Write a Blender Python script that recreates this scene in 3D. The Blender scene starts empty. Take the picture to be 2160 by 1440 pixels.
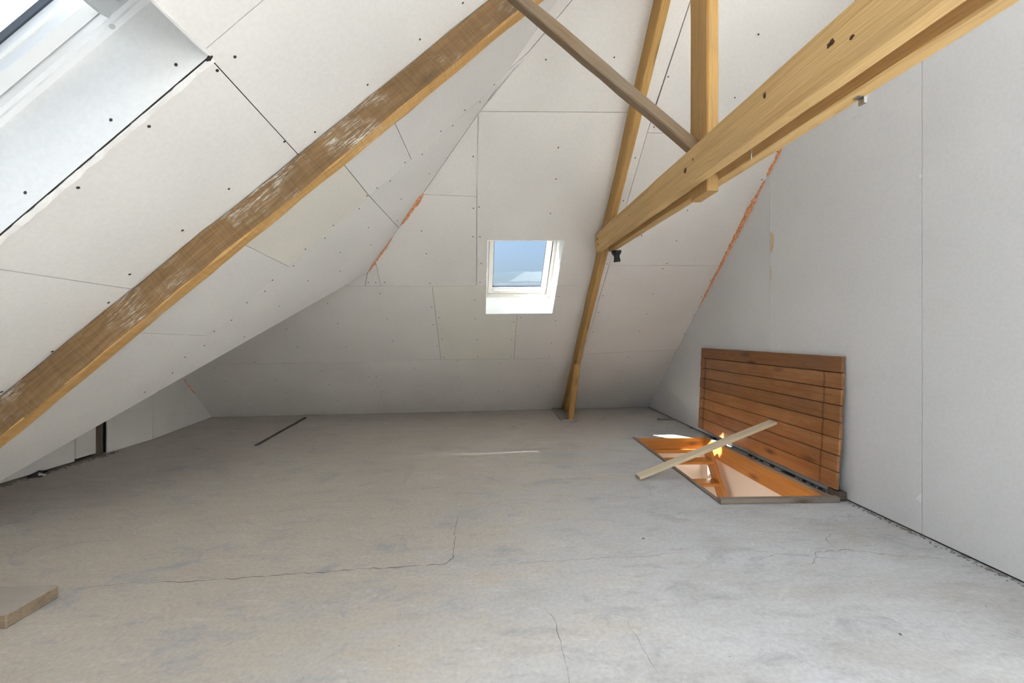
import bpy, bmesh, math, random
from mathutils import Vector, Matrix
random.seed(7)
S = bpy.context.scene
C = S.collection
V = Vector
# ------------------------------------------------------------------ camera, sky, sun, exposure
cam = bpy.data.cameras.new('camera')
cam.sensor_width = 36.0; cam.lens = 880.0 / 2160.0 * 36.0; cam.shift_y = -12.0 / 2160.0; cam.clip_start = 0.02
camo = bpy.data.objects.new('camera', cam); C.objects.link(camo)
camo.location = (0, 0, 1.1); camo.rotation_euler = (math.radians(90), 0, -math.atan(33.0 / 880.0))
S.camera = camo

SUN_DIR = V((1.0, -0.05, -1.0)).normalized()
W = bpy.data.worlds.new('sky'); S.world = W; W.use_nodes = True
wn = W.node_tree.nodes; wl = W.node_tree.links
sky = wn.new('ShaderNodeTexSky'); sky.sky_type = 'NISHITA'; sky.sun_disc = False
sky.sun_elevation = math.radians(45); sky.sun_rotation = math.radians(-87)
sky.dust_density = 8.0; sky.air_density = 1.0; sky.ozone_density = 1.0
wn['Background'].inputs['Strength'].default_value = 0.21
wb = wn.new('ShaderNodeMix'); wb.data_type = 'RGBA'; wb.blend_type = 'MULTIPLY'; wb.inputs[0].default_value = 1.0; wb.inputs[7].default_value = (.84, .955, 1.06, 1)
wl.new(sky.outputs[0], wb.inputs[6]); wl.new(wb.outputs[2], wn['Background'].inputs['Color'])

sun = bpy.data.lights.new('sun', 'SUN'); sun.energy = 24.0; sun.angle = math.radians(0.6); sun.color = (1.0, 0.97, 0.92)
suno = bpy.data.objects.new('sun', sun); C.objects.link(suno)
suno.rotation_euler = SUN_DIR.to_track_quat('-Z', 'Y').to_euler(); suno.location = (-8, 1, 9)

vs = S.view_settings
vs.view_transform = 'Standard'; vs.look = 'None'; vs.gamma = 1.0; vs.use_curve_mapping = False
vs.exposure = 0.80
S.cycles.use_denoising = True
S.cycles.max_bounces = 8; S.cycles.diffuse_bounces = 6; S.cycles.use_adaptive_sampling = True; S.cycles.adaptive_threshold = 0.15; S.cycles.transparent_max_bounces = 16
S.cycles.sample_clamp_indirect = 12.0
S.cycles.caustics_reflective = False; S.cycles.caustics_refractive = False

# ------------------------------------------------------------------ planes of the roof
XW = 2.335                                    # party wall on the right
BN = V((-0.063, 0.654, 0.754)).normalized(); BP = V((XW, 6.371, 0.0))      # back slope
LN = V((-0.6685, 0.0, 0.7437)).normalized(); LPt = V((-1.239, 4.059, 1.706))  # left slope
def back_y(x, z): return BP.y - (BN.x * (x - BP.x) + BN.z * (z - BP.z)) / BN.y
def bk(x, z): return V((x, back_y(x, z), z))
def left_z(x): return LPt.z - LN.x * (x - LPt.x) / LN.z
def lf(x, y): return V((x, y, left_z(x)))
ZC = 3.75                                     # flat ceiling above the frame
YF = -4.7                                     # wall behind the camera

# ------------------------------------------------------------------ node helpers and materials
def mat(name, rough=0.8, spec=0.3):
    m = bpy.data.materials.new(name); m.use_nodes = True
    b = m.node_tree.nodes['Principled BSDF']
    b.inputs['Roughness'].default_value = rough; b.inputs['Specular IOR Level'].default_value = spec
    return m, m.node_tree, b
def N(t, typ, **kw):
    n = t.nodes.new(typ)
    for k, v in kw.items():
        if k.startswith('i_'): n.inputs[int(k[2:])].default_value = v
        else: setattr(n, k, v)
    return n
def ramp(t, src, stops):
    r = t.nodes.new('ShaderNodeValToRGB'); e = r.color_ramp.elements
    while len(e) < len(stops): e.new(0.5)
    for el, (p, c) in zip(e, stops):
        el.position = p; el.color = tuple(c) + (1,) if len(c) == 3 else c
    t.links.new(src, r.inputs[0]); return r.outputs[0]
def mix(t, fac, a, b, mode='MIX'):
    n = t.nodes.new('ShaderNodeMix'); n.data_type = 'RGBA'; n.blend_type = mode
    for sock, val in ((n.inputs[0], fac), (n.inputs[6], a), (n.inputs[7], b)):
        if isinstance(val, (int, float)): sock.default_value = val
        elif isinstance(val, tuple): sock.default_value = val + (1,) if len(val) == 3 else val
        else: t.links.new(val, sock)
    return n.outputs[2]
def mapping(t, scale=(1, 1, 1), rot=(0, 0, 0), coord='Object', rnd=0.0):
    tc = t.nodes.new('ShaderNodeTexCoord'); mp = t.nodes.new('ShaderNodeMapping')
    src = tc.outputs[coord]
    if rnd:
        oi = t.nodes.new('ShaderNodeObjectInfo'); vm = t.nodes.new('ShaderNodeVectorMath'); vm.operation = 'MULTIPLY_ADD'
        cx = t.nodes.new('ShaderNodeCombineXYZ')
        for k in range(3): t.links.new(oi.outputs['Random'], cx.inputs[k])
        t.links.new(cx.outputs[0], vm.inputs[0]); vm.inputs[1].default_value = (rnd, rnd * .7, rnd * 1.3); t.links.new(src, vm.inputs[2])
        src = vm.outputs[0]
    t.links.new(src, mp.inputs[0]); mp.inputs['Scale'].default_value = scale; mp.inputs['Rotation'].default_value = rot
    return mp.outputs[0]
def noise(t, vec, scale, detail=4, rough=.55, dist=0.0):
    n = t.nodes.new('ShaderNodeTexNoise'); n.inputs['Scale'].default_value = scale; n.inputs['Detail'].default_value = detail
    n.inputs['Roughness'].default_value = rough; n.inputs['Distortion'].default_value = dist
    t.links.new(vec, n.inputs['Vector']); return n.outputs['Fac']
def bump(t, b, h, strength=.2, dist=.002):
    n = t.nodes.new('ShaderNodeBump'); n.inputs['Strength'].default_value = strength; n.inputs['Distance'].default_value = dist
    t.links.new(h, n.inputs['Height']); t.links.new(n.outputs[0], b.inputs['Normal'])

def make_drywall(name, col, amount=.05):
    m, t, b = mat(name, .88, .2)
    v = mapping(t, coord='Object', rnd=9.0)
    big = noise(t, v, 1.3, 2); fine = noise(t, v, 60, 2)
    lo = tuple(c * (1 - amount) for c in col); hi = tuple(min(1, c * (1 + amount * .6)) for c in col)
    c1 = ramp(t, big, [(.3, lo), (.7, hi)])
    c2 = mix(t, .10, c1, ramp(t, fine, [(.35, (.6, .6, .6)), (.65, (1, 1, 1))]), 'MULTIPLY')
    sm = noise(t, v, 7, 4, .7)
    c3 = mix(t, ramp(t, sm, [(.66, (0, 0, 0)), (.8, (.35, .35, .35))]), c2, (.80, .79, .77))
    t.links.new(c3, b.inputs['Base Color'])
    return m
M = {}
M['drywall'] = make_drywall('plasterboard', (.765, .745, .722))
M['drywall_back'] = make_drywall('plasterboard_back', (.775, .742, .706))
M['drywall_wall'] = make_drywall('plasterboard_wall', (.735, .745, .765), .03)  # same board, tinted blue to carry the cool sky light
M['drywall_yellow'] = make_drywall('plasterboard_yellowed', (.765, .735, .665), .05)
M['white_board'] = make_drywall('white_lining_board', (.82, .82, .81), .02)
M['plaster'] = make_drywall('plaster_cut', (.90, .895, .885), .1)

def solid(name, col, rough=.7, spec=.3, metal=0.0, amt=.25):
    m, t, b = mat(name, rough, spec); b.inputs['Base Color'].default_value = col + (1,); b.inputs['Metallic'].default_value = metal
    v = mapping(t); f = noise(t, v, 40, 3)
    t.links.new(mix(t, amt, col, ramp(t, f, [(.3, tuple(c * .6 for c in col)), (.7, col)])), b.inputs['Base Color'])
    return m
M['dark'] = solid('dark_gap', (.045, .04, .036), .95, .1)
M['screw'] = solid('screw_steel', (.04, .04, .042), .5)
M['upvc'] = solid('white_window_frame', (.80, .81, .82), .35, .4, amt=.03)
M['cream'] = solid('cream_window_frame', (.70, .68, .64), .35, .4, amt=.03)
M['grey_plastic'] = solid('grey_plastic', (.50, .52, .53), .4, amt=.04)
M['gasket'] = solid('rubber_gasket', (.045, .06, .085), .5)
M['black'] = solid('black_plastic', (.012, .012, .013), .35, .5)
M['steel'] = solid('galvanised_steel', (.5, .5, .5), .35, .5, 1.0)
M['crack'] = solid('crack_dirt', (.21, .165, .12), .95, .1)
M['rubble'] = solid('mortar_rubble', (.27, .25, .225), .95, .1)
M['rubble_dark'] = solid('dark_rubble', (.06, .06, .062), .8, .3)
M['hall_wall'] = solid('stairwell_plaster', (.82, .75, .68), .8, amt=.05)
M['debris_white'] = solid('white_shard', (.75, .73, .70), .6)

def make_foam():
    m, t, b = mat('orange_foam', .75, .25)
    v = mapping(t); f = noise(t, v, 45, 4)
    t.links.new(ramp(t, f, [(.3, (.62, .24, .10)), (.6, (.85, .40, .20)), (.8, (.90, .52, .32))]), b.inputs['Base Color'])
    bump(t, b, f, .5, .006); return m
M['foam'] = make_foam()

def make_concrete():
    m, t, b = mat('concrete_screed', .82, .25)
    v = mapping(t)
    mid = noise(t, mapping(t, (1.0, 2.4, 1), (0, 0, math.radians(-28))), 1.5, 6, .62, .4)
    st = noise(t, mapping(t, (1.0, 4.0, 1), (0, 0, math.radians(-24))), 4, 7, .72)
    fine = noise(t, v, 55, 4, .7)
    base = ramp(t, mid, [(.30, (.50, .485, .46)), (.45, (.555, .555, .56)), (.60, (.60, .61, .63))])
    # building dust plus painted-in warm light, stronger towards the left and the eaves
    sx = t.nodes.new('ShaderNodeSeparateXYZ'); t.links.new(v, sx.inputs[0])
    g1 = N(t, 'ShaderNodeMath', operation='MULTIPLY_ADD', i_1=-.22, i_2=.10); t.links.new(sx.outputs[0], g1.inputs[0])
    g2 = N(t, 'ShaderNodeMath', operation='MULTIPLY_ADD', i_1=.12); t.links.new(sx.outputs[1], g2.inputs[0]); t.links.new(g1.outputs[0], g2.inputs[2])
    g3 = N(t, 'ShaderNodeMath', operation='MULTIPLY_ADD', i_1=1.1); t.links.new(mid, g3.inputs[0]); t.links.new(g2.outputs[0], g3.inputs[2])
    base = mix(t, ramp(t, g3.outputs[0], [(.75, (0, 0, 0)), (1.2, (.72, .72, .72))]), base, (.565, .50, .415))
    base = mix(t, ramp(t, st, [(.30, (.75, .75, .75)), (.46, (0, 0, 0))]), base, (.42, .425, .44))
    base = mix(t, ramp(t, st, [(.58, (0, 0, 0)), (.74, (.7, .7, .7))]), base, (.71, .72, .735))
    blot = noise(t, mapping(t, (1, 1.5, 1), (0, 0, .5)), 3.0, 9, .74, .6)
    base = mix(t, ramp(t, blot, [(.54, (0, 0, 0)), (.66, (.75, .75, .75))]), base, (.40, .41, .435))
    base = mix(t, ramp(t, blot, [(.30, (.6, .6, .6)), (.42, (0, 0, 0))]), base, (.66, .645, .62))
    sc = noise(t, mapping(t, (1.5, 16, 1), (0, 0, math.radians(-35))), 4, 6, .75)
    base = mix(t, ramp(t, sc, [(.62, (0, 0, 0)), (.71, (.65, .65, .65))]), base, (.76, .765, .775))
    base = mix(t, ramp(t, sc, [(.27, (.6, .6, .6)), (.35, (0, 0, 0))]), base, (.34, .33, .32))
    base = mix(t, .34, base, ramp(t, fine, [(.3, (.45, .45, .45)), (.7, (1.05, 1.05, 1.05))]), 'MULTIPLY')
    t.links.new(base, b.inputs['Base Color'])
    bump(t, b, fine, .35, .004)
    return m
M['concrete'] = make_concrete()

def make_wood(name, dark, lightc, knot=(.10, .06, .035), rough=.75, ring=16.0, chalk=0.0, coat=0.0, stain=None, rnd=7.0, bmp=.35, grain=.35, knots=.8, dust=None, stain_amt=.8, saw=0.0, marks=None, tone=0.0):
    """grain runs along local X"""
    m, t, b = mat(name, rough, .3)
    v = mapping(t, (.16, 1, 1), rnd=rnd)
    vo = t.nodes.new('ShaderNodeTexVoronoi'); vo.inputs['Scale'].default_value = 1.0
    t.links.new(mapping(t, (1.9, 6.0, 6.0), rnd=rnd), vo.inputs['Vector'])
    kd = vo.outputs['Distance']
    warp = noise(t, mapping(t, (.8, 4.0, 4.0), rnd=rnd), 1.0, 4)
    bend = ramp(t, kd, [(.0, (.55, .55, .55)), (.30, (0, 0, 0))])            # growth rings swerve round the knots
    wsum = N(t, 'ShaderNodeMath', operation='MULTIPLY_ADD', i_1=.13); t.links.new(warp, wsum.inputs[0])
    bsc = N(t, 'ShaderNodeMath', operation='MULTIPLY', i_1=.10); t.links.new(bend, bsc.inputs[0]); t.links.new(bsc.outputs[0], wsum.inputs[2])
    cx = t.nodes.new('ShaderNodeCombineXYZ'); t.links.new(wsum.outputs[0], cx.inputs[1]); t.links.new(wsum.outputs[0], cx.inputs[2])
    vm = t.nodes.new('ShaderNodeVectorMath'); vm.operation = 'ADD'; t.links.new(v, vm.inputs[0]); t.links.new(cx.outputs[0], vm.inputs[1])
    wv = t.nodes.new('ShaderNodeTexWave'); wv.wave_type = 'RINGS'; wv.rings_direction = 'X'; wv.wave_profile = 'SAW'; wv.inputs['Scale'].default_value = ring
    wv.inputs['Distortion'].default_value = 1.4; wv.inputs['Detail'].default_value = 4; wv.inputs['Detail Scale'].default_value = 2.0
    t.links.new(vm.outputs[0], wv.inputs['Vector'])
    fib = noise(t, mapping(t, (4, 170, 170), rnd=rnd), 1.0, 5, .65)
    fib2 = noise(t, mapping(t, (1.2, 38, 38), rnd=rnd), 1.0, 5, .6)
    var = noise(t, mapping(t, (.9, 4, 4), rnd=rnd), 1.2, 6, .6)
    mid = tuple((a * .4 + c * .6) for a, c in zip(dark, lightc))
    c1 = ramp(t, var, [(.30, tuple(a * .45 + c * .55 for a, c in zip(dark, lightc))), (.65, lightc)])
    c1 = mix(t, grain, c1, ramp(t, wv.outputs['Fac'], [(.1, lightc), (.75, mid), (1, dark)]))
    c2 = mix(t, .40, c1, ramp(t, fib2, [(.30, dark), (.58, lightc)]))
    c3 = mix(t, .42, c2, ramp(t, fib, [(.3, (.50, .45, .40)), (.7, (1.08, 1.06, 1.03))]), 'MULTIPLY')
    c4 = mix(t, ramp(t, kd, [(.05, (knots,) * 3), (.11, (knots * .55,) * 3), (.20, (0, 0, 0))]), c3, knot)
    if stain:
        sn = noise(t, mapping(t, (1.2, 2.2, 2.2), rnd=rnd), 1.6, 7, .65)
        c4 = mix(t, ramp(t, sn, [(.42, (0, 0, 0)), (.68, (stain_amt,) * 3)]), c4, stain)
    if chalk:
        cn = noise(t, mapping(t, (5, 60, 60), rnd=rnd), 2.2, 8, .8); cl = noise(t, mapping(t, (2.2, 3, 3), rnd=rnd), 1.3, 3)
        k = mix(t, 1.0, ramp(t, cn, [(.50, (0, 0, 0)), (.60, (1, 1, 1))]), ramp(t, cl, [(.50, (0, 0, 0)), (.62, (chalk,) * 3)]), 'MULTIPLY')
        c4 = mix(t, k, c4, (.74, .72, .69))
    if tone:
        oi = t.nodes.new('ShaderNodeObjectInfo')
        c4 = mix(t, 1.0, c4, ramp(t, oi.outputs['Random'], [(0, (1 - tone,) * 3), (1, (1, 1, 1))]), 'MULTIPLY')
    if marks:
        tc2 = t.nodes.new('ShaderNodeTexCoord'); s2 = t.nodes.new('ShaderNodeSeparateXYZ'); t.links.new(tc2.outputs['Object'], s2.inputs[0])
        wob = N(t, 'ShaderNodeMath', operation='MULTIPLY_ADD', i_1=.02); t.links.new(noise(t, mapping(t, (8, 30, 8), rnd=rnd), 1, 2), wob.inputs[0]); t.links.new(s2.outputs[0], wob.inputs[2])
        for mk, ww_ in marks:
            d1 = N(t, 'ShaderNodeMath', operation='SUBTRACT', i_1=mk); t.links.new(wob.outputs[0], d1.inputs[0])
            d2 = N(t, 'ShaderNodeMath', operation='ABSOLUTE'); t.links.new(d1.outputs[0], d2.inputs[0])
            c4 = mix(t, ramp(t, d2.outputs[0], [(0, (.75, .75, .75)), (ww_, (0, 0, 0))]), c4, tuple(k_ * .3 for k_ in dark))
    if saw:
        sv = noise(t, mapping(t, (90, 5, 5), (0, 0, .25), rnd=rnd), 1.0, 3, .6)
        c4 = mix(t, saw, c4, ramp(t, sv, [(.35, (.62, .60, .58)), (.6, (1.05, 1.05, 1.05))]), 'MULTIPLY')
    if dust:
        ge = t.nodes.new('ShaderNodeNewGeometry'); sp_ = t.nodes.new('ShaderNodeSeparateXYZ'); t.links.new(ge.outputs['True Normal'], sp_.inputs[0])
        c4 = mix(t, ramp(t, sp_.outputs[2], [(.6, (0, 0, 0)), (.9, (.72, .72, .72))]), c4, dust)
    t.links.new(c4, b.inputs['Base Color'])
    if coat: b.inputs['Coat Weight'].default_value = coat; b.inputs['Coat Roughness'].default_value = .18
    bump(t, b, mix(t, .35, fib2, fib), bmp, .002)
    return m
M['wood_old'] = make_wood('weathered_brown_timber', (.135, .078, .034), (.33, .205, .098), chalk=.95, stain=(.15, .092, .045), stain_amt=.7, ring=20, saw=.35, grain=.5)
M['wood_old_under'] = make_wood('honey_underside_timber', (.36, .195, .062), (.63, .38, .145), chalk=.35, ring=20, saw=.3, grain=.35)
M['wood_brace'] = make_wood('grey_brown_timber', (.12, .072, .042), (.29, .195, .118), stain=(.20, .165, .12), ring=24, grain=.5)
M['wood_pine'] = make_wood('pale_pine_timber', (.42, .235, .075), (.72, .49, .22), knot=(.12, .062, .03), ring=26, bmp=.2, stain=(.50, .34, .17), stain_amt=.5, grain=.55, knots=.95)
M['wood_rafter'] = make_wood('honey_timber', (.28, .145, .036), (.60, .36, .125), knot=(.09, .045, .02), stain=(.36, .225, .10), ring=22, grain=.5)
M['wood_grey'] = make_wood('grey_dusty_wood', (.22, .19, .165), (.42, .385, .345), bmp=.3)
M['wood_rim'] = make_wood('grey_brown_rim', (.16, .125, .10), (.34, .29, .245), bmp=.3)
M['wood_dark'] = make_wood('dark_old_wood', (.055, .045, .037), (.16, .13, .105))
M['wood_scrap'] = make_wood('rough_sawn_wood', (.15, .11, .075), (.33, .26, .19), bmp=.9, ring=30, dust=(.47, .45, .42))
M['wood_fresh'] = make_wood('fresh_planed_wood', (.64, .52, .36), (.77, .67, .50), knot=(.6, .46, .30), ring=10, bmp=.1, rough=.6, grain=.3, knots=.25)
M['varnish'] = make_wood('varnished_pine', (.24, .085, .026), (.52, .245, .095), knot=(.05, .022, .014), rough=.42, coat=.7, ring=26, bmp=.12, stain=(.28, .105, .034), grain=.5, tone=.22, marks=((-.80, .012), (.86, .03)))
M['varnish_top'] = make_wood('worn_varnished_pine', (.17, .07, .028), (.34, .155, .065), knot=(.045, .018, .012), rough=.6, coat=.2, ring=26, bmp=.2, stain=(.22, .12, .07), grain=.5)
M['varnish_bright'] = make_wood('varnished_pine_lining', (.34, .125, .024), (.58, .265, .068), knot=(.12, .045, .015), rough=.4, coat=.5, ring=22, bmp=.12)

def make_glass():
    m = bpy.data.materials.new('window_glass'); m.use_nodes = True; t = m.node_tree; t.nodes.clear()
    o = t.nodes.new('ShaderNodeOutputMaterial'); tr = t.nodes.new('ShaderNodeBsdfTransparent'); gl = t.nodes.new('ShaderNodeBsdfGlossy')
    lw = t.nodes.new('ShaderNodeLayerWeight'); pw = N(t, 'ShaderNodeMath', operation='POWER', i_1=4.0); fr = N(t, 'ShaderNodeMath', operation='MULTIPLY_ADD', i_1=.7, i_2=.035)
    t.links.new(lw.outputs['Facing'], pw.inputs[0]); t.links.new(pw.outputs[0], fr.inputs[0]); ms = t.nodes.new('ShaderNodeMixShader')
    tr.inputs[0].default_value = (.93, .955, .96, 1); gl.inputs['Roughness'].default_value = 0.02
    t.links.new(fr.outputs[0], ms.inputs[0]); t.links.new(tr.outputs[0], ms.inputs[1]); t.links.new(gl.outputs[0], ms.inputs[2]); t.links.new(ms.outputs[0], o.inputs[0])
    return m
M['glass'] = make_glass()

# ------------------------------------------------------------------ object helpers
def tag(o, label=None, cat=None, group=None, kind=None):
    if label: o['label'] = label
    if cat: o['category'] = cat
    if group: o['group'] = group
    if kind: o['kind'] = kind
    return o
def empty(name, loc=(0, 0, 0)):
    o = bpy.data.objects.new(name, None); o.location = loc; o.empty_display_size = .1; C.objects.link(o); return o
def link(name, me, m, parent=None, matrix=None):
    o = bpy.data.objects.new(name, me); C.objects.link(o)
    if m and not me.materials: me.materials.append(m)
    if matrix is not None: o.matrix_world = matrix
    if parent is not None:
        pm = parent.matrix_world if parent.type != 'EMPTY' else Matrix.Translation(parent.location)
        o.parent = parent; o.matrix_parent_inverse = pm.inverted()
    return o
def from_bm(name, bm, m, parent=None, matrix=None, smooth=False):
    bmesh.ops.recalc_face_normals(bm, faces=bm.faces[:])
    me = bpy.data.meshes.new(name); bm.to_mesh(me); bm.free()
    if smooth:
        for p in me.polygons: p.use_smooth = True
    return link(name, me, m, parent, matrix)
def hexa(bm, pts):
    """8 corner points: bottom loop 0-3, top loop 4-7"""
    vv = [bm.verts.new(p) for p in pts]
    for f in ((0, 1, 2, 3), (4, 5, 6, 7), (0, 1, 5, 4), (1, 2, 6, 5), (2, 3, 7, 6), (3, 0, 4, 7)):
        bm.faces.new([vv[i] for i in f])
def box(bm, x0, x1, y0, y1, z0, z1):
    hexa(bm, [(x0, y0, z0), (x1, y0, z0), (x1, y1, z0), (x0, y1, z0), (x0, y0, z1), (x1, y0, z1), (x1, y1, z1), (x0, y1, z1)])
def box_obj(name, x0, x1, y0, y1, z0, z1, m, parent=None, bevel=0.0):
    cx, cy, cz = (x0 + x1) / 2, (y0 + y1) / 2, (z0 + z1) / 2
    bm = bmesh.new(); box(bm, x0 - cx, x1 - cx, y0 - cy, y1 - cy, z0 - cz, z1 - cz)
    if bevel: bmesh.ops.bevel(bm, geom=bm.edges[:], offset=bevel, segments=1, affect='EDGES')
    return from_bm(name, bm, m, parent, Matrix.Translation((cx, cy, cz)))
def basis(n, up=V((0, 0, 1))):
    n = n.normalized(); u = up.cross(n)
    if u.length < 1e-4: u = V((1, 0, 0))
    u.normalize(); v = n.cross(u); return u, v
def offset_poly(p2, d):
    """inset a 2-D polygon by d (miter)"""
    k = len(p2); area = sum(p2[i][0] * p2[(i + 1) % k][1] - p2[(i + 1) % k][0] * p2[i][1] for i in range(k))
    s = 1 if area > 0 else -1; out = []
    for i in range(k):
        a, b_, c_ = V(p2[i - 1]), V(p2[i]), V(p2[(i + 1) % k])
        e1 = (b_ - a).normalized(); e2 = (c_ - b_).normalized()
        n1 = V((-e1.y, e1.x)) * s; n2 = V((-e2.y, e2.x)) * s
        den = 1 + n1.dot(n2); mv = (n1 + n2) / max(den, .25)
        out.append(b_ + mv * d)
    return out
def prism(bm, pts, nrm, d0, d1, inset=0.0):
    """polygon pts (world) pushed along nrm from d0 to d1, inset in its plane"""
    u, v = basis(nrm); o = pts[0]
    p2 = [((p - o).dot(u), (p - o).dot(v)) for p in pts]
    if inset: p2 = offset_poly(p2, inset)
    q = [o + u * a[0] + v * a[1] for a in p2]
    lo = [bm.verts.new(p + nrm * d0) for p in q]; hi = [bm.verts.new(p + nrm * d1) for p in q]
    bm.faces.new(lo); bm.faces.new(hi[::-1]); k = len(q)
    for i in range(k): bm.faces.new((lo[i], lo[(i + 1) % k], hi[(i + 1) % k], hi[i]))
def panelled(name, polys, nrm, default, gap=.0016, thick=.0125, back=.06, back_mat=None):
    """a wall or slope: a dark backing mesh and one child per board. polys: list of (points, material or None)"""
    bm = bmesh.new()
    for pts, _ in polys: prism(bm, pts, nrm, thick + .001, back)
    root = from_bm(name, bm, back_mat or M['dark']); root['kind'] = 'structure'
    for pts, mm in polys:
        b2 = bmesh.new(); prism(b2, pts, nrm, 0.0, thick, gap)
        from_bm('plasterboard_panel', b2, mm or default, root)
    return root
def screws(parent, spots, nrm, r=.0058):
    bm = bmesh.new(); u, v = basis(nrm)
    for p in spots:
        c = bm.verts.new(p - nrm * .0006); ring = [bm.verts.new(p - nrm * .0012 + (u * math.cos(a) + v * math.sin(a)) * r) for a in [k * math.pi / 3 for k in range(6)]]
        low = [bm.verts.new(q.co + nrm * .002) for q in ring]
        for k in range(6):
            bm.faces.new((c, ring[k], ring[(k + 1) % 6])); bm.faces.new((ring[k], low[k], low[(k + 1) % 6], ring[(k + 1) % 6]))
    o = from_bm('screw_heads', bm, M['screw'], parent); o['kind'] = 'stuff'
    return o
def inside(pt, poly):
    r = False; k = len(poly)
    for i in range(k):
        (x0, y0), (x1, y1) = poly[i], poly[i - 1]
        if (y0 > pt[1]) != (y1 > pt[1]) and pt[0] < (x1 - x0) * (pt[1] - y0) / (y1 - y0) + x0: r = not r
    return r
def edge_dist(pt, poly):
    best = 9
    for i in range(len(poly)):
        a, b_, p = V(poly[i - 1]), V(poly[i]), V(pt); e = b_ - a; t = max(0, min(1, (p - a).dot(e) / max(e.length_squared, 1e-9)))
        best = min(best, (p - a - e * t).length)
    return best
def timber(name, p0, p1, w, h, up, m, parent=None, jit=.0022, cham=.006, seg=.11, end_taper=None):
    """beam from p0 to p1 (centre line); w across, h along 'up'; hewn, slightly uneven; local X is the length"""
    p0, p1 = V(p0), V(p1); d = p1 - p0; L = d.length; X = d.normalized(); Z = (V(up) - X * V(up).dot(X)).normalized(); Y = Z.cross(X)
    ns = max(2, int(L / seg)); bm = bmesh.new(); rings = []
    prev = [(0, 0)] * 8
    for i in range(ns + 1):
        x = L * i / ns; a, b_ = w / 2, h / 2; c = cham
        cs = [(-a + c, -b_), (a - c, -b_), (a, -b_ + c), (a, b_ - c), (a - c, b_), (-a + c, b_), (-a, b_ - c), (-a, -b_ + c)]
        prev = [(q[0] * .6 + random.uniform(-jit, jit), q[1] * .6 + random.uniform(-jit, jit)) for q in prev]
        rings.append([bm.verts.new((x, q[0] + j[0], q[1] + j[1])) for q, j in zip(cs, prev)])
    for i in range(ns):
        for k in range(8): bm.faces.new((rings[i][k], rings[i][(k + 1) % 8], rings[i + 1][(k + 1) % 8], rings[i + 1][k]))
    bm.faces.new(rings[0][::-1]); bm.faces.new(rings[-1])
    mx = Matrix(((X.x, Y.x, Z.x, p0.x), (X.y, Y.y, Z.y, p0.y), (X.z, Y.z, Z.z, p0.z), (0, 0, 0, 1)))
    return from_bm(name, bm, m, parent, mx)
def tube(name, pts, radii, m, parent=None, sides=8, lump=.0, flat=None):
    bm = bmesh.new(); rings = []
    for i, (p, r) in enumerate(zip(pts, radii)):
        p = V(p); t = (V(pts[min(i + 1, len(pts) - 1)]) - V(pts[max(i - 1, 0)])).normalized(); u, v = basis(t, V((.3, -.8, .5)))
        rings.append([bm.verts.new(p + (u * math.cos(a) + v * math.sin(a)) * r * (1 + random.uniform(-lump, lump))) for a in [2 * math.pi * k / sides for k in range(sides)]])
    for i in range(len(rings) - 1):
        for k in range(sides): bm.faces.new((rings[i][k], rings[i][(k + 1) % sides], rings[i + 1][(k + 1) % sides], rings[i + 1][k]))
    bm.faces.new(rings[0][::-1]); bm.faces.new(rings[-1])
    return from_bm(name, bm, m, parent, smooth=True)

# ------------------------------------------------------------------ floor with the hatch opening
HX0, HX1, HY0, HY1 = 1.465, 2.255, 2.690, 4.430
def floor_mesh():
    bm = bmesh.new(); z0, z1 = -.16, 0.0
    xs = (-4.2, HX0, HX1, XW + .06); ys = (YF - .1, HY0, HY1, 6.6)
    for i in range(3):
        for j in range(3):
            if i == 1 and j == 1: continue
            box(bm, xs[i], xs[i + 1], ys[j], ys[j + 1], z0, z1)
    bmesh.ops.remove_doubles(bm, verts=bm.verts[:], dist=1e-5)
    dup = {}
    for f in bm.faces[:]:
        k = tuple(sorted(v.index for v in f.verts)); dup.setdefault(k, []).append(f)
    for fs in dup.values():
        if len(fs) > 1:
            for f in fs: bm.faces.remove(f)
    return bm
bmf = floor_mesh(); bmf.verts.index_update()
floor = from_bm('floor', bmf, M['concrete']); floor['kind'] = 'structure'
def crack(pts, w, name='floor_crack'):
    """a thin dirt-filled crack lying in the screed"""
    P = []
    for a, b_ in zip(pts, pts[1:]):
        a, b_ = V(a), V(b_); k = max(2, int((b_ - a).length / .025))
        P += [a.lerp(b_, i / k) + V((random.uniform(-.006, .006), random.uniform(-.009, .009))) for i in range(k)]
    P.append(V(pts[-1])); bm = bmesh.new(); L, R = [], []
    for i, p in enumerate(P):
        t = (P[min(i + 1, len(P) - 1)] - P[max(i - 1, 0)]).normalized(); nn = V((-t.y, t.x)); ww = w * random.uniform(.25, 1.2) * min(1, .3 + 3 * min(i, len(P) - 1 - i) / len(P))
        L.append(bm.verts.new((p.x + nn.x * ww / 2, p.y + nn.y * ww / 2, .0006))); R.append(bm.verts.new((p.x - nn.x * ww / 2, p.y - nn.y * ww / 2, .0006)))
    for i in range(len(P) - 1): bm.faces.new((L[i], R[i], R[i + 1], L[i + 1]))
    return from_bm(name, bm, M['crack'], floor)
crack([(-1.82, 1.89), (-1.62, 1.92), (-1.33, 1.924), (-1.056, 1.95), (-.767, 1.978), (-.445, 2.006), (-.244, 2.019), (-.21, 2.09), (-.232, 2.36), (-.236, 2.545), (-.15, 2.62)], .005)
crack([(.2, 1.68), (.228, 1.60), (.231, 1.52), (.227, 1.43), (.235, 1.37), (.23, 1.28)], .0025)
crack([(.50, 1.60), (.51, 1.49), (.515, 1.42), (.53, 1.34)], .0022)
crack([(-.16, 1.998), (.099, 2.019), (.475, 2.043), (.666, 2.049), (.85, 2.075), (1.1, 2.12)], .0022)
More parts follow.
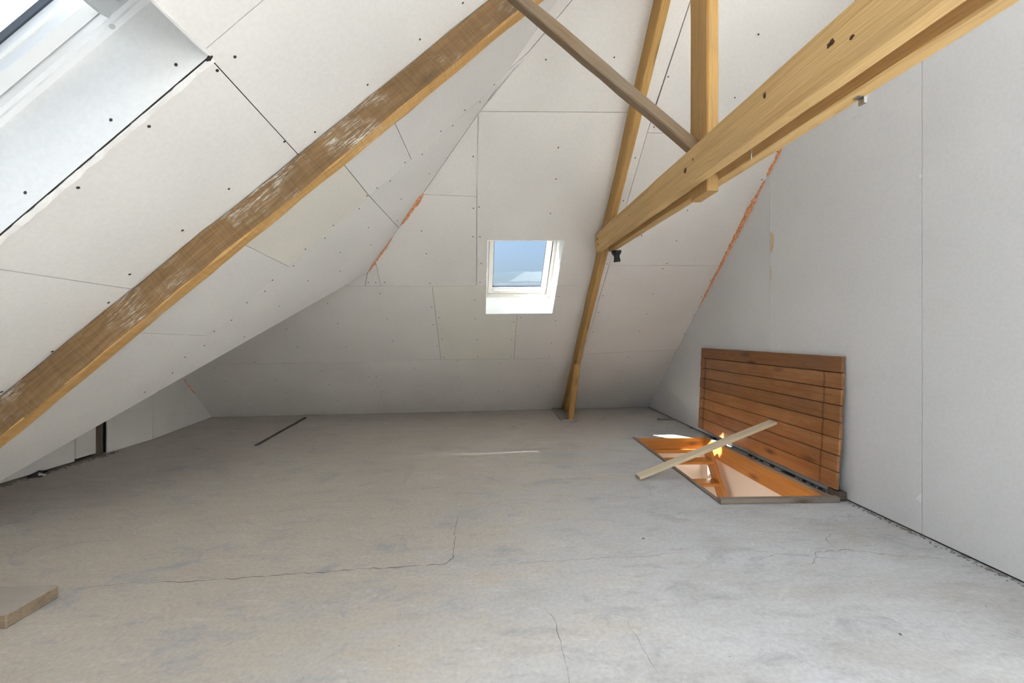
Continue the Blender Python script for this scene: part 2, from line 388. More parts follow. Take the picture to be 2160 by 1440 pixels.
crack([(1.42, 1.93), (1.55, 1.97), (1.62, 2.06), (1.80, 2.08), (1.98, 2.02), (2.2, 1.98)], .004)
crack([(1.28, 2.0), (1.42, 2.05), (1.6, 2.02)], .003)
crack([(1.75, 2.09), (1.78, 2.19), (1.86, 2.25)], .003)
crack([(-1.03, 3.05), (-.98, 3.12), (-.90, 3.19)], .004)

# ------------------------------------------------------------------ back slope (sloping plasterboard with the small roof window)
HK = (0.351 + 1.239) / (3.135 - 1.706)
def hipx(z): return -1.239 + HK * (z - 1.706)
def v1(z): return -.203 + (z - 1.613) * .061
def v2(z): return -.679 + (z - .815) * .041
def v4(z): return 1.10 + (z - .865) * .036
WQ = [(-.083, 1.979), (.638, 1.997), (.625, 1.354), (-.12, 1.34)]       # TL TR BR BL of the roof window opening (x, z)
Bp = [
 ([(-3.86, -.05), (-1.55, -.05), (-1.55, .789), (-3.86, .762)], None),
 ([(-1.55, -.05), (v4(-.05), -.05), (v4(.82), .82), (.22, .81), (v2(.812), .812), (-1.55, .789)], None),
 ([(-3.86, .762), (-1.55, .789), (v2(.812), .812), (v2(1.598), 1.598), (-1.149, 1.597), (-1.30, 1.593), (-3.86, 1.56)], None),
 ([(-3.86, 1.56), (-1.30, 1.593), (-1.239, 1.706), (-3.86, 1.74)], None),
 ([(v2(.812), .812), (.22, .81), (.228, 1.347), WQ[3], (-.106, 1.616), (v2(1.598), 1.598)], 'drywall_yellow'),
 ([(.22, .81), (v4(.82), .82), (v4(1.625), 1.625), (.6305, 1.622), WQ[2], (.228, 1.347)], None),
 ([(-1.30, 1.593), (-1.149, 1.597), (-1.136, 1.77), (hipx(1.78), 1.78), (-1.239, 1.706)], None),
 ([(-1.149, 1.597), (v2(1.598), 1.598), (v1(1.612), 1.612), (v1(2.27), 2.27), (hipx(2.268), 2.268), (hipx(1.79), 1.79), (-1.136, 1.77)], None),
 ([(hipx(2.268), 2.268), (v1(2.27), 2.27), (v1(2.712), 2.712), (hipx(2.705), 2.705)], None),
 ([(v1(1.612), 1.612), (-.106, 1.616), WQ[0], WQ[1], (.6305, 1.622), (v4(1.625), 1.625), (v4(2.765), 2.765), (v1(2.712), 2.712)], None),
 ([(hipx(2.705), 2.705), (v1(2.712), 2.712), (v4(2.765), 2.765), (v4(ZC) + .07, ZC), (1.235, ZC), (.465, 3.161), (.218, 2.974), (.075, 2.89)], None),
 ([(.075, 2.89), (.218, 2.974), (.465, 3.161), (1.235, ZC), (hipx(ZC), ZC)], None),
 ([(v4(-.05), -.05), (XW + .02, -.05), (XW + .02, .925), (v4(.87), .87)], None),
 ([(v4(.87), .87), (XW + .02, .925), (XW + .02, 1.832), (v4(1.808), 1.808)], None),
 ([(v4(1.808), 1.808), (XW + .02, 1.832), (XW + .02, 2.70), (v4(2.668), 2.668)], None),
 ([(v4(2.668), 2.668), (XW + .02, 2.70), (XW + .02, ZC), (v4(ZC) + .07, ZC)], None),
]
wall_back = panelled('wall_back', [([bk(*p) for p in poly], M[mm] if mm else None) for poly, mm in Bp], BN, M['drywall_back'], gap=.0018)
sp = []
for poly, mm in Bp:
    xs = [p[0] for p in poly]; zs = [p[1] for p in poly]
    cols = [min(xs) + .045] + [min(xs) + (max(xs) - min(xs)) * k / max(1, round((max(xs) - min(xs)) / .55)) for k in range(1, max(1, round((max(xs) - min(xs)) / .55)))] + [max(xs) - .045]
    for cx_ in cols:
        z = min(zs) + .03
        while z < max(zs):
            p = (cx_ + random.uniform(-.012, .012), z)
            if inside(p, poly) and edge_dist(p, poly) > .016: sp.append(bk(*p))
            z += random.uniform(.16, .26)
screws(wall_back, sp, BN)

M['scuff'] = solid('scuff_dust', (.80, .78, .75), .9)
bm = bmesh.new()
for k in range(170):
    x = random.uniform(-3.2, -.3) if k < 130 else random.uniform(-.3, 1.0); z = random.uniform(.03, .75); a_ = random.gauss(.9, .6); L = random.uniform(.008, .045)
    e = V((math.cos(a_), 0, math.sin(a_))) * L; p0, p1 = bk(x, z) - BN * .0009, bk(x + e.x, z + e.z) - BN * .0009; d_ = (p1 - p0).cross(BN).normalized() * random.uniform(.0006, .0017)
    bm.faces.new([bm.verts.new(q) for q in (p0 - d_, p0 + d_, p1 + d_ * .4, p1 - d_ * .4)])
o = from_bm('scuff_marks', bm, M['scuff'], wall_back); o['kind'] = 'stuff'
# ------------------------------------------------------------------ left slope (big ceiling slope with the large roof window)
def vy(x): return 4.059 + (x + 1.239) * .9756           # valley edge
def hy(x): return 4.059 - (x + 1.239) * .9396           # hip edge
SK = (-.92, -1.72, 1.371, .56)                            # roof window: upper x, lower x, far y, near y
SK2 = (-.92, -1.98, -1.10, -2.25)  # this and the next: unseen roof windows added behind the camera for light
SK3 = (-.92, -1.98, -2.85, -4.00)
SU = [(.78, -.60, .70, -.45), (.78, -.60, -.80, -1.95), (.78, -.60, -2.30, -3.45)]  # unseen upper row of roof windows, added to brighten the room
XT = LPt.x + (ZC - LPt.z) * LN.z / -LN.x                   # where the slope reaches the flat ceiling
Y1, YS = 2.075, 2.868
Lp = [
 ([(.03, YS), (-.578, YS), (-.571, Y1), (hyx := .875, Y1)], None),
 ([(-.571, Y1), (-.578, YS), (-.860, YS), (-.845, Y1)], None),
 ([(-.845, Y1), (-.860, YS), (-1.396, YS), (-1.350, Y1)], 'drywall_yellow'),
 ([(-1.350, Y1), (-1.396, YS), (-1.913, YS), (-1.890, Y1)], None),
 ([(-1.890, Y1), (-1.913, YS), (-1.97, 2.872), (-2.355, 2.972), (-2.40, 2.928), (-3.14, vy(-3.14)), (-3.14, Y1)], None),
 ([(.03, YS), (-.858, hy(-.858)), (-.860, YS), (-.578, YS)], None),
 ([(-.860, YS), (-.858, hy(-.858)), (-1.239, 4.059), (-2.345, vy(-2.345) - .012), (-2.355, 2.972), (-1.97, 2.872), (-1.913, YS), (-1.396, YS)], None),
 ([(-.92, 1.345), (-.92, SK[2]), (-.95, Y1), (-.845, Y1), (-.571, Y1), (.875, Y1), (XT, hy(XT)), (XT, 1.345)], None),
 ([(SK[0], SK[2]), (-.95, Y1), (-1.676, Y1), (-1.664, SK[2])], None),
 ([(-1.664, SK[2]), (-1.676, Y1), (-3.14, Y1), (-3.14, SK[2])], None),
 ([(SK[1], SK[2]), (-3.14, SK[2]), (-3.14, -.1), (SK[1], -.1)], None),
 ([(SK[0], SK[3]), (SK[0], -.1), (SK[1], -.1), (SK[1], SK[3])], None),
 ([(SK2[0], -.1), (SK2[0], SK2[2]), (SK2[1], SK2[2]), (SK2[1], -.1)], None),
 ([(SK2[1], -.1), (-3.14, -.1), (-3.14, SK2[3]), (SK2[1], SK2[3])], None),
 ([(SK2[0], SK2[3]), (-3.14, SK2[3]), (-3.14, SK3[2]), (SK2[0], SK3[2])], None),
 ([(SK3[1], SK3[2]), (-3.14, SK3[2]), (-3.14, SK3[3]), (SK3[1], SK3[3])], None),
 ([(SK3[0], SK3[3]), (-3.14, SK3[3]), (-3.14, YF - .05), (SK3[0], YF - .05)], None),
 ([(SK[0], 1.345), (SU[0][1], 1.345), (SU[0][1], YF - .05), (SK[0], YF - .05)], None),
 ([(SU[0][0], 1.345), (XT, 1.345), (XT, YF - .05), (SU[0][0], YF - .05)], None),
 ([(SU[0][1], 1.345), (SU[0][0], 1.345), (SU[0][0], SU[0][2]), (SU[0][1], SU[0][2])], None),
 ([(SU[0][1], SU[0][3]), (SU[0][0], SU[0][3]), (SU[0][0], SU[1][2]), (SU[0][1], SU[1][2])], None),
 ([(SU[0][1], SU[1][3]), (SU[0][0], SU[1][3]), (SU[0][0], SU[2][2]), (SU[0][1], SU[2][2])], None),
 ([(SU[0][1], SU[2][3]), (SU[0][0], SU[2][3]), (SU[0][0], YF - .05), (SU[0][1], YF - .05)], None),
]
ceil_left = panelled('ceiling', [([lf(*p) for p in poly], M[mm] if mm else None) for poly, mm in Lp], LN, M['drywall'], gap=.0018)
sp = []
for a, b_ in (((-.86, 2.835), (-2.3, 2.85)), ((.0, 2.835), (-.8, 2.835)), ((-.1, 2.9), (-2.2, 2.91)), ((.6, 2.16), (-2.9, 2.16)), ((-.3, 3.25), (-1.9, 3.25)), ((-.9, 1.42), (-1.65, 1.42)), ((-.97, 1.9), (-1.6, 1.9)), ((-1.75, 1.95), (-2.9, 1.9)), ((-.85, 1.42), (.3, 1.44)), ((-.85, 1.98), (.3, 1.98)), ((-1.72, 1.42), (-2.4, 1.42)), ((-.6, 3.55), (-1.3, 3.55))):
    k = int((V(a) - V(b_)).length / .2)
    for i in range(k + 1):
        p = V(a).lerp(V(b_), i / k) + V((random.uniform(-.03, .03), random.uniform(-.012, .012)))
        if p.y < min(vy(p.x), hy(p.x)) - .03: sp.append(lf(*p))
screws(ceil_left, sp, LN)

# flat ceiling above the frame, wall behind the camera, and the wing to the left behind the slope
RL = [(1.12, 2.25, 1.80, -.15), (1.12, 2.25, -.45, -2.05), (1.12, 2.25, -2.4, -4.0)]     # unseen roof lights added for brightness, in the flat ceiling
bm = bmesh.new(); cuts = [2.6] + [v_ for r in RL for v_ in r[2:]] + [YF]
for x0, x1 in ((XT - .05, RL[0][0]), (RL[0][1], XW + .05)): box(bm, x0, x1, YF, 2.6, ZC, ZC + .05)
for a, b_ in zip(cuts[::2], cuts[1::2]): box(bm, RL[0][0], RL[0][1], b_, a, ZC, ZC + .05)
o = from_bm('ceiling', bm, M['white_board']); o['kind'] = 'structure'
bm = bmesh.new(); prism(bm, [V((-3.2, YF, -.02)), V((XW + .05, YF, -.02)), V((XW + .05, YF, ZC + .02)), V((XT - .05, YF, ZC + .02))], V((0, -1, 0)), 0, .05)
o = from_bm('wall_front', bm, M['white_board']); o['kind'] = 'structure'
R1 = V((-1.239, 4.059, 1.706)); R2 = bk(-3.75, 1.736); V0 = V((-3.14, vy(-3.14), 0.0)); V00 = V((-3.75, V0.y - .06, -.02))
wn_ = (R2 - R1).cross(V0 - R1).normalized(); wn_ = wn_ if wn_.z > 0 else -wn_
bm = bmesh.new(); prism(bm, [R1, R2, V00, V0], wn_, 0.0, .05)
o = from_bm('ceiling', bm, M['drywall']); o['kind'] = 'structure'

oc = (BN + LN).normalized() * .085
o = tube('hip_light_seal', [LPt + oc - V((.2, -.2, .18)), LPt + oc, V((hipx(ZC), hy(hipx(ZC)), ZC)) + oc], [.075] * 3, M['dark'], None, 10); o['kind'] = 'structure'  # unseen tube outside the hip, added to stop sun leaking in
# ------------------------------------------------------------------ party wall on the right
Wp = []
js = [6.45, 3.481, 2.204, .94, -.32, -1.58, -2.84, YF - .05]
for a, b_ in zip(js, js[1:]):
    Wp.append(([V((XW, a, .010)), V((XW, b_, .010)), V((XW, b_, ZC)), V((XW, a, ZC))], M['drywall_wall']))
wall_right = panelled('wall_right', Wp, V((1, 0, 0)), M['drywall_wall'], gap=.0017)
bm = bmesh.new(); prism(bm, [V((XW, 6.45, -.16)), V((XW, YF, -.16)), V((XW, YF, .010)), V((XW, 6.45, .010))], V((1, 0, 0)), .014, .05)
o = from_bm('wall_base_gap', bm, M['dark'], wall_right)
def patch(pts, m, name='filler_smear'):
    bm = bmesh.new(); prism(bm, [V((XW, y, z)) for y, z in pts], V((-1, 0, 0)), -.001, .0012); return from_bm(name, bm, m, wall_right)
M['filler'] = solid('filler', (.72, .60, .42), .9)
patch([(3.478, 1.985), (3.44, 1.97), (3.425, 1.93), (3.43, 1.86), (3.45, 1.80), (3.475, 1.81), (3.478, 1.9)], M['filler'])
patch([(3.48, 1.71), (3.465, 1.68), (3.455, 1.63), (3.465, 1.57), (3.472, 1.57), (3.466, 1.63), (3.474, 1.68)], M['filler'])
patch([(2.206, .235), (2.225, .215), (2.238, .188), (2.222, .196), (2.214, .178), (2.207, .185)], M['plaster'], 'torn_paper')
patch([(2.2065, 1.985), (2.216, 1.990), (2.219, 1.977), (2.212, 1.968), (2.2065, 1.972)], M['plaster'], 'filled_nail_hole')
# ------------------------------------------------------------------ end wall of the wing, seen low on the left
def wx(y): return -3.632 if y < 4.55 else -3.632 - (y - 4.55) * .165
def wtop(y): return min(1.70, max(.05, BP.y + .25 - y) * .95)
Kp = []
for a, b_ in ((2.3, 3.735), (3.745, 3.925), (4.035, 4.545), (4.55, 5.20), (5.205, 5.85)):
    hi = [(b_, wtop(b_)), (a, wtop(a))] if a > 3 else [(b_, 1.7), (a, .4)]
    z0 = .018 if a < 3.6 else (.035 if a < 3.9 else .005)
    Kp.append(([V((wx(a), a, z0)), V((wx(b_), b_, z0))] + [V((wx(y), y, z)) for y, z in hi], None))
bm = bmesh.new()
prism(bm, [V((-3.70, 2.1, -.05)), V((-3.70, 4.6, -.05)), V((-3.70, 4.6, 1.75)), V((-3.70, 2.1, 1.75))], V((-1, 0, 0)), 0, .04)
prism(bm, [V((-3.66, 4.5, -.05)), V((-3.90, 5.95, -.05)), V((-3.90, 5.95, 1.5)), V((-3.66, 4.5, 1.75))], V((-.986, -.163, 0)), .03, .06)
wall_left = from_bm('wall_left', bm, M['dark']); wall_left['kind'] = 'structure'
for pts, mm in Kp:
    b2 = bmesh.new(); nn = V((pts[1].y - pts[0].y, pts[0].x - pts[1].x, 0)).normalized() * -1
    prism(b2, pts, nn, 0, .0125, .0012); from_bm('plasterboard_panel', b2, M['drywall'], wall_left)

# ------------------------------------------------------------------ roof windows
def roof_window(name, TL, TR, BR, BL, nrm, depth, fm, lining, bar=None):
    """lining boards through the roof, then frame, sash, gasket and pane; nrm points outdoors"""
    root = empty(name, (TL + TR + BR + BL) / 4); root['kind'] = 'structure'
    cen = (TL + TR + BR + BL) / 4; Q = [TL, TR, BR, BL]
    u = ((TR - TL) + (BR - BL)).normalized(); v = nrm.cross(u) if nrm.cross(u).dot(TL - BL) > 0 else u.cross(nrm)
    wd, ht = ((TR - TL).length + (BR - BL).length) / 2, ((TL - BL).length + (TR - BR).length) / 2
    def P(a, b_, d):        # a,b: metres in from left/bottom measured on the opening; negative counts from right/top
        s = a / wd; t = b_ / ht
        return BL.lerp(BR, s).lerp(TL.lerp(TR, s), t) + nrm * d
    for i in range(4):
        a, b_ = Q[i], Q[(i + 1) % 4]; e = (b_ - a).normalized(); o_ = e.cross(nrm); o_ = o_ if o_.dot(a - cen) > 0 else -o_
        bm = bmesh.new(); ai, bi = a - o_ * .002 + e * .002, b_ - o_ * .002 - e * .002; ao_, bo_ = a + o_ * .0125 - e * .0125, b_ + o_ * .0125 + e * .0125
        hexa(bm, [q + nrm * .001 for q in (ai, bi, bo_, ao_)] + [q + nrm * (depth + .02) for q in (ai, bi, bo_, ao_)])
        from_bm('lining_board', bm, lining, root)
    def ring(nm, i0, i1, d0, d1, m, par=root, sl=0.0):
        bm = bmesh.new()
        o_ = [(i0, i0), (wd - i0, i0), (wd - i0, ht - i0), (i0, ht - i0)]; n_ = [(i1, i1), (wd - i1, i1), (wd - i1, ht - i1), (i1, ht - i1)]
        for k in range(4):
            j = (k + 1) % 4
            hexa(bm, [P(*o_[k], d0), P(*o_[j], d0), P(n_[j][0], n_[j][1], d0), P(n_[k][0], n_[k][1], d0), P(*o_[k], d1), P(*o_[j], d1), P(n_[j][0] , n_[j][1], d1 + sl), P(n_[k][0], n_[k][1], d1 + sl)])
        return from_bm(nm, bm, m, par)
    fr = ring('frame', .0, .034, depth, depth + .105, fm)
    ring('frame_lip', -.0, .020, depth - .008, depth, fm, fr)
    sa = ring('sash', .040, .080, depth + .022, depth + .095, fm)
    ring('sash_rebate', .080, .090, depth + .055, depth + .095, fm, sa)
    ring('gasket', .090, .096, depth + .075, depth + .095, M['gasket'], sa)
    ring('shadow_gap', .034, .040, depth + .055, depth + .09, M['dark'], fr)
    bm = bmesh.new(); prism(bm, [P(.09, .09, depth + .086), P(wd - .09, .09, depth + .086), P(wd - .09, ht - .09, depth + .086), P(.09, ht - .09, depth + .086)], nrm, 0.0, .004)
    from_bm('pane', bm, M['glass'], root)
    ring('cover_flashing', -.03, .05, depth + .105, depth + .112, M['grey_plastic'], root)
    # daylight through the opening is sampled through a portal
    ar = bpy.data.lights.new('portal', 'AREA'); ar.shape = 'RECTANGLE'; ar.size = wd; ar.size_y = ht; ar.cycles.is_portal = True
    ao = bpy.data.objects.new('portal', ar); C.objects.link(ao)
    zc = nrm; xx = u; yy = zc.cross(xx)
    mx = Matrix(((xx.x, yy.x, zc.x, 0), (xx.y, yy.y, zc.y, 0), (xx.z, yy.z, zc.z, 0), (0, 0, 0, 1))); mx.translation = cen + nrm * (depth + .13)
    ao.matrix_world = mx
    return root, P, wd, ht
w1, PW, ww, wh = roof_window('window_1', bk(*WQ[0]), bk(*WQ[1]), bk(*WQ[2]), bk(*WQ[3]), BN, .262, M['cream'], M['white_board'])
w2, P2, sw, sh = roof_window('window_2', lf(SK[0], SK[3]), lf(SK[0], SK[2]), lf(SK[1], SK[2]), lf(SK[1], SK[3]), LN, .255, M['upvc'], M['white_board'])
w3, P3, _, _ = roof_window('window_3', lf(SK2[0], SK2[3]), lf(SK2[0], SK2[2]), lf(SK2[1], SK2[2]), lf(SK2[1], SK2[3]), LN, .255, M['upvc'], M['white_board'])  # from here on: roof windows out of view, added for their light

roof_window('window_4', lf(SK3[0], SK3[3]), lf(SK3[0], SK3[2]), lf(SK3[1], SK3[2]), lf(SK3[1], SK3[3]), LN, .255, M['upvc'], M['white_board'])
for k, r in enumerate(SU):
    roof_window('window_%d' % (8 + k), lf(r[0], r[3]), lf(r[0], r[2]), lf(r[1], r[2]), lf(r[1], r[3]), LN, .255, M['upvc'], M['white_board'])
for k, r in enumerate(RL):
    roof_window('window_%d' % (5 + k), V((r[0], r[2], ZC)), V((r[1], r[2], ZC)), V((r[1], r[3], ZC)), V((r[0], r[3], ZC)), V((0, 0, 1)), .255, M['upvc'], M['white_board'])
def proud_edge(root, a, b_, nrm, wdt, m, rough=.0015):
    """torn, plaster-white cut edge of the board round an opening"""
    a, b_ = V(a), V(b_); e = (b_ - a); k = max(4, int(e.length / .03)); e.normalize(); o_ = e.cross(nrm).normalized()
    bm = bmesh.new(); rows = []
    for i in range(k + 1):
        p = a.lerp(b_, i / k); r = random.uniform(-rough, rough); r2 = random.uniform(-rough, rough)
        rows.append([bm.verts.new(q) for q in (p - o_ * wdt * .5 + nrm * .004, p - o_ * (wdt * .5 + r) - nrm * .0035, p + o_ * (wdt * .5 + r2) - nrm * (.0025 + r), p + o_ * wdt * .5 + nrm * .004)])
    for i in range(k):
        for j in range(4): bm.faces.new((rows[i][j], rows[i][(j + 1) % 4], rows[i + 1][(j + 1) % 4], rows[i + 1][j]))
    bm.faces.new(rows[0]); bm.faces.new(rows[-1][::-1])
    return from_bm('plaster_edge', bm, m, root)
proud_edge(w2, lf(SK[0] + .004, SK[2] + .0135), lf(SK[1], SK[2] + .0135), LN, .020, M['plaster'], .003)
bm = bmesh.new(); prism(bm, [lf(SK[0], SK[2] - .001), lf(SK[1], SK[2] - .001), lf(SK[1], SK[2] + .0035), lf(SK[0], SK[2] + .0035)], LN, -.0006, .004); from_bm('shadow_joint', bm, M['dark'], w2)
for x in (-.99, -1.19, -1.45, -1.66):
    bm = bmesh.new(); bmesh.ops.create_circle(bm, cap_ends=True, radius=.0055, segments=12); from_bm('screw_head', bm, M['screw'], w2, Matrix.Translation(lf(x, SK[2] - .0032) + LN * .045) @ Matrix.Rotation(math.pi / 2, 4, 'X'))
proud_edge(w2, lf(SK[0] + .004, SK[2]), lf(SK[0] + .004, SK[3]), LN, .006, M['plaster'])
bm = bmesh.new(); prism(bm, [lf(SK[0] + .002, SK[2] - .004), lf(SK[0] - .012, SK[2] + .002), lf(SK[0] - .004, SK[2] + .010), lf(SK[0] + .008, SK[2] + .004)], LN, -.0045, .002); from_bm('corner_gap', bm, M['dark'], w2)
q = [bk(*p) for p in WQ]
for i in range(4): proud_edge(w1, q[i], q[(i + 1) % 4], BN, .007, M['plaster'], .002)
# ventilation bar along the top of the big roof window
bm = bmesh.new()
a0, a1 = .10, sw - .075
hexa(bm, [P2(a0, sh - .085, .222), P2(a1, sh - .085, .222), P2(a1, sh - .140, .205), P2(a0, sh - .140, .205), P2(a0, sh - .075, .255), P2(a1, sh - .075, .255), P2(a1, sh - .152, .235), P2(a0, sh - .152, .235)])
bar = from_bm('ventilation_bar', bm, M['grey_plastic'], w2)
bm = bmesh.new(); hexa(bm, [P2(a1 - .05, sh - .08, .250), P2(a1 - .008, sh - .08, .250), P2(a1 - .008, sh - .125, .235), P2(a1 - .05, sh - .125, .235), P2(a1 - .05, sh - .06, .31), P2(a1 - .008, sh - .06, .31), P2(a1 - .008, sh - .10, .31), P2(a1 - .05, sh - .10, .31)])
from_bm('bar_end_bracket', bm, M['upvc'], bar)
bm = bmesh.new(); cc = P2(sw - .017, sh - .16, .2545)
bmesh.ops.create_circle(bm, cap_ends=True, radius=.009, segments=16)
uu, vv = basis(LN); mx = Matrix(((uu.x, vv.x, LN.x, cc.x), (uu.y, vv.y, LN.y, cc.y), (uu.z, vv.z, LN.z, cc.z), (0, 0, 0, 1))); mx.translation = cc - LN * .0085
from_bm('screw_cap', bm, M['grey_plastic'], w2, mx)

# ------------------------------------------------------------------ roof timbers
def zt(y): return 1.96 + (y - 1.0) * .030     # top of the tie beam
def zb(y): return 1.800 + (y - 1.0) * .026    # underside
# hewn rafter under the left slope
A = lf(-2.95, 1.885); B = lf(.62, 2.130)
up = LN
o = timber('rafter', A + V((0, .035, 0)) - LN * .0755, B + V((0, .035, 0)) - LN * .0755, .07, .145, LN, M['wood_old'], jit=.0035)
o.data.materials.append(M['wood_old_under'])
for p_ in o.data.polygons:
    if p_.normal.z < -.5: p_.material_index = 1  # downward faces get the paler honey wood
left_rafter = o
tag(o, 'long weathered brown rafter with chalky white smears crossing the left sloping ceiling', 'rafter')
# brace from that rafter down to the king post
o = timber('brace', (.07, 1.985, 2.728), (.967, 1.985, 1.998), .06, .052, (.6, 0, .75), M['wood_brace'], jit=.002)
tag(o, 'thin grey-brown diagonal brace between the brown rafter and the upright post', 'brace')
# king post
o = timber('king_post', (1.0025, 1.981, 1.772), (1.0025, 1.981, 3.52), .172, .055, (1, 0, 0), M['wood_rafter'], jit=.0012)
tag(o, 'upright honey-coloured king post rising from between the twin tie beams', 'post')
# twin tie beams
def tie(x0, x1, y0, y1, label):
    xc = (x0 + x1) / 2
    o = timber('tie_beam', (xc, y0, (zt(y0) + zb(y0)) / 2), (xc, y1, (zt(y1) + zb(y1)) / 2), x1 - x0, zt(2.3) - zb(2.3), (0, 0, 1), M['wood_pine'], jit=.0014, cham=.004)
    return tag(o, label, 'beam', 'twin tie beams')
ties = [tie(.920, .975, 3.84, -1.2, 'nearer pale pine tie beam with dark knots, its broad side facing the brown rafter')]
tie(1.030, 1.085, 3.80, -1.2, 'further pale pine tie beam, nearest the grey party wall, mostly hidden by its twin')
# rafter on the back slope, between the tie beams
RX = 1.0025
bdir = (bk(RX, 3.7) - bk(RX, .02)).normalized()
o = timber('rafter', bk(RX, .05) - BN * .077, bk(RX, 3.45) - BN * .077, .055, .15, BN, M['wood_rafter'], jit=.002)
tag(o, 'honey-coloured rafter on the back slope beside the small roof window', 'rafter')
# short knee post under the rafter and its foot plate
o = timber('knee_post', (.965, 5.395, .022), (1.008, 5.19, .765), .072, .10, (0, -1, 0), M['wood_rafter'], jit=.003, cham=.010)
tag(o, 'short leaning post standing on the floor under the back rafter', 'post')
o = box_obj('foot_plate', .835, .985, 5.33, 6.26, 0, .022, M['wood_grey'], bevel=.003)
tag(o, 'flat grey floor plate under the short post and rafter foot', 'board')
M['knot'] = solid('dark_knot', (.085, .042, .02), .8)
def knot(parent, c_, nrm, du, ru, rv):
    c_, nrm = V(c_), V(nrm).normalized(); du = (V(du) - nrm * V(du).dot(nrm)).normalized(); dv = nrm.cross(du)
    bm = bmesh.new(); top = bm.verts.new(c_ + nrm * .0022); ring = []
    for k in range(12):
        a_ = k * math.pi / 6; f = random.uniform(.75, 1.2); ring.append(bm.verts.new(c_ + (du * math.cos(a_) * ru + dv * math.sin(a_) * rv) * f - nrm * .003))
    for k in range(12): bm.faces.new((top, ring[k], ring[(k + 1) % 12]))
    return from_bm('knot', bm, M['knot'], parent)
for y, z, ru, rv in ((2.0, 1.905, .024, .018), (1.92, 1.925, .008, .012), (1.115, 1.905, .020, .012), (1.045, 1.872, .016, .011), (1.40, 1.925, .010, .014), (2.85, 1.93, .010, .006), (3.75, 1.93, .022, .010), (3.78, 1.985, .020, .012)):
    knot(ties[0], (.9185, y, z), (-1, 0, 0), (0, 1, 0), ru, rv)
for x, y, ru in ((.945, 1.115, .016), (.95, 2.25, .010), (.945, 3.3, .009)): knot(ties[0], (x, y, zb(y) + .0015), (0, 0, -1), (0, 1, 0), ru, ru * .6)
for px_, pz_, ru, rv in ((-.43, 2.305, .022, .016), (-1.49, 1.355, .018, .013), (-1.18, 1.66, .009, .007), (.02, 2.72, .016, .010), (-1.95, .93, .012, .009)):
    dl = (px_ + 2.95) / 3.57; knot(left_rafter, (px_, 1.885 + .245 * dl - .0015, pz_), (.069, -.998, 0), (.744, 0, .668), ru, rv)
# ------------------------------------------------------------------ fittings on the timbers
def lathe(name, prof, m, loc, parent=None, seg=18, tilt=(0, 0, 0)):
    bm = bmesh.new(); rings = []
    for r, z in prof: rings.append([bm.verts.new((r * math.cos(2 * math.pi * k / seg), r * math.sin(2 * math.pi * k / seg), z)) for k in range(seg)])
    for i in range(len(rings) - 1):
        for k in range(seg): bm.faces.new((rings[i][k], rings[i][(k + 1) % seg], rings[i + 1][(k + 1) % seg], rings[i + 1][k]))
    bm.faces.new(rings[0][::-1]); bm.faces.new(rings[-1])
    from mathutils import Euler
    return from_bm(name, bm, m, parent, Matrix.Translation(loc) @ Euler(tilt).to_matrix().to_4x4(), smooth=False)
LH = V((1.083, 3.735, 1.868))
root = empty('lamp_holder', LH); tag(root, 'small black lamp holder hanging under the end of the tie beams', 'lamp holder')
lathe('ceiling_cup', [(.044, .002), (.046, -.014), (.036, -.034), (.027, -.046)], M['black'], LH, root, tilt=(.1, -.12, 0))
lathe('socket', [(.024, -.040), (.026, -.055), (.030, -.085), (.031, -.098), (.026, -.100)], M['black'], LH, root, tilt=(.1, -.12, 0))
def clip(loc, s, label):
    root = empty('metal_clip', loc); tag(root, label, 'clip')
    bm = bmesh.new(); box(bm, -.012 * s, .012 * s, -.010 * s, .010 * s, -.002, .001); from_bm('plate', bm, M['steel'], root, Matrix.Translation(loc))
    bm = bmesh.new(); box(bm, .004 * s, .012 * s, -.010 * s, .010 * s, -.020 * s, -.002); from_bm('tab', bm, M['steel'], root, Matrix.Translation(loc))
clip(V((1.070, 1.19, zb(1.19) - .003)), 1.0, 'small bent metal clip under the tie beam near the top right')
clip(V((1.066, 3.03, zb(3.03) - .003)), .9, 'small metal clip under the tie beam between lamp holder and post end')
tube('bent_nail', [(1.0, 1.60, zb(1.6) + .03), (1.0, 1.60, zb(1.6) - .005), (1.003, 1.607, zb(1.6) - .018), (1.01, 1.612, zb(1.6) - .022)], [.002] * 4, M['steel'])
tag(bpy.data.objects['bent_nail'], 'thin bent nail hanging in the gap between the tie beams', 'nail')

# ------------------------------------------------------------------ hatch: frame, lining, stair, well below
root = empty('hatch_frame', (1.86, 3.56, 0)); tag(root, 'varnished wooden frame lining the open floor hatch', 'hatch frame')
def board(name, x0, x1, y0, y1, z0, z1, m, parent, along='y', bevel=.002):
    """box with its length along local X so the grain follows it"""
    c_ = V(((x0 + x1) / 2, (y0 + y1) / 2, (z0 + z1) / 2)); dx, dy, dz = x1 - x0, y1 - y0, z1 - z0
    bm = bmesh.new()
    if along == 'y':
        box(bm, -dy / 2, dy / 2, -dx / 2, dx / 2, -dz / 2, dz / 2); R = Matrix.Rotation(math.pi / 2, 4, 'Z')
    else:
        box(bm, -dx / 2, dx / 2, -dy / 2, dy / 2, -dz / 2, dz / 2); R = Matrix.Identity(4)
    if bevel: bmesh.ops.bevel(bm, geom=bm.edges[:], offset=bevel, segments=1, affect='EDGES')
    return from_bm(name, bm, m, parent, Matrix.Translation(c_) @ R)
t_ = .022
board('lining_board', HX0, HX0 + t_, HY0, HY1, -.155, .004, M['varnish_bright'], root)
board('lining_board', HX1 - t_, HX1, HY0, HY1, -.155, .008, M['varnish_bright'], root)
board('lining_board', HX0 + t_, HX1 - t_, HY1 - t_, HY1, -.155, .002, M['varnish_bright'], root, 'x')
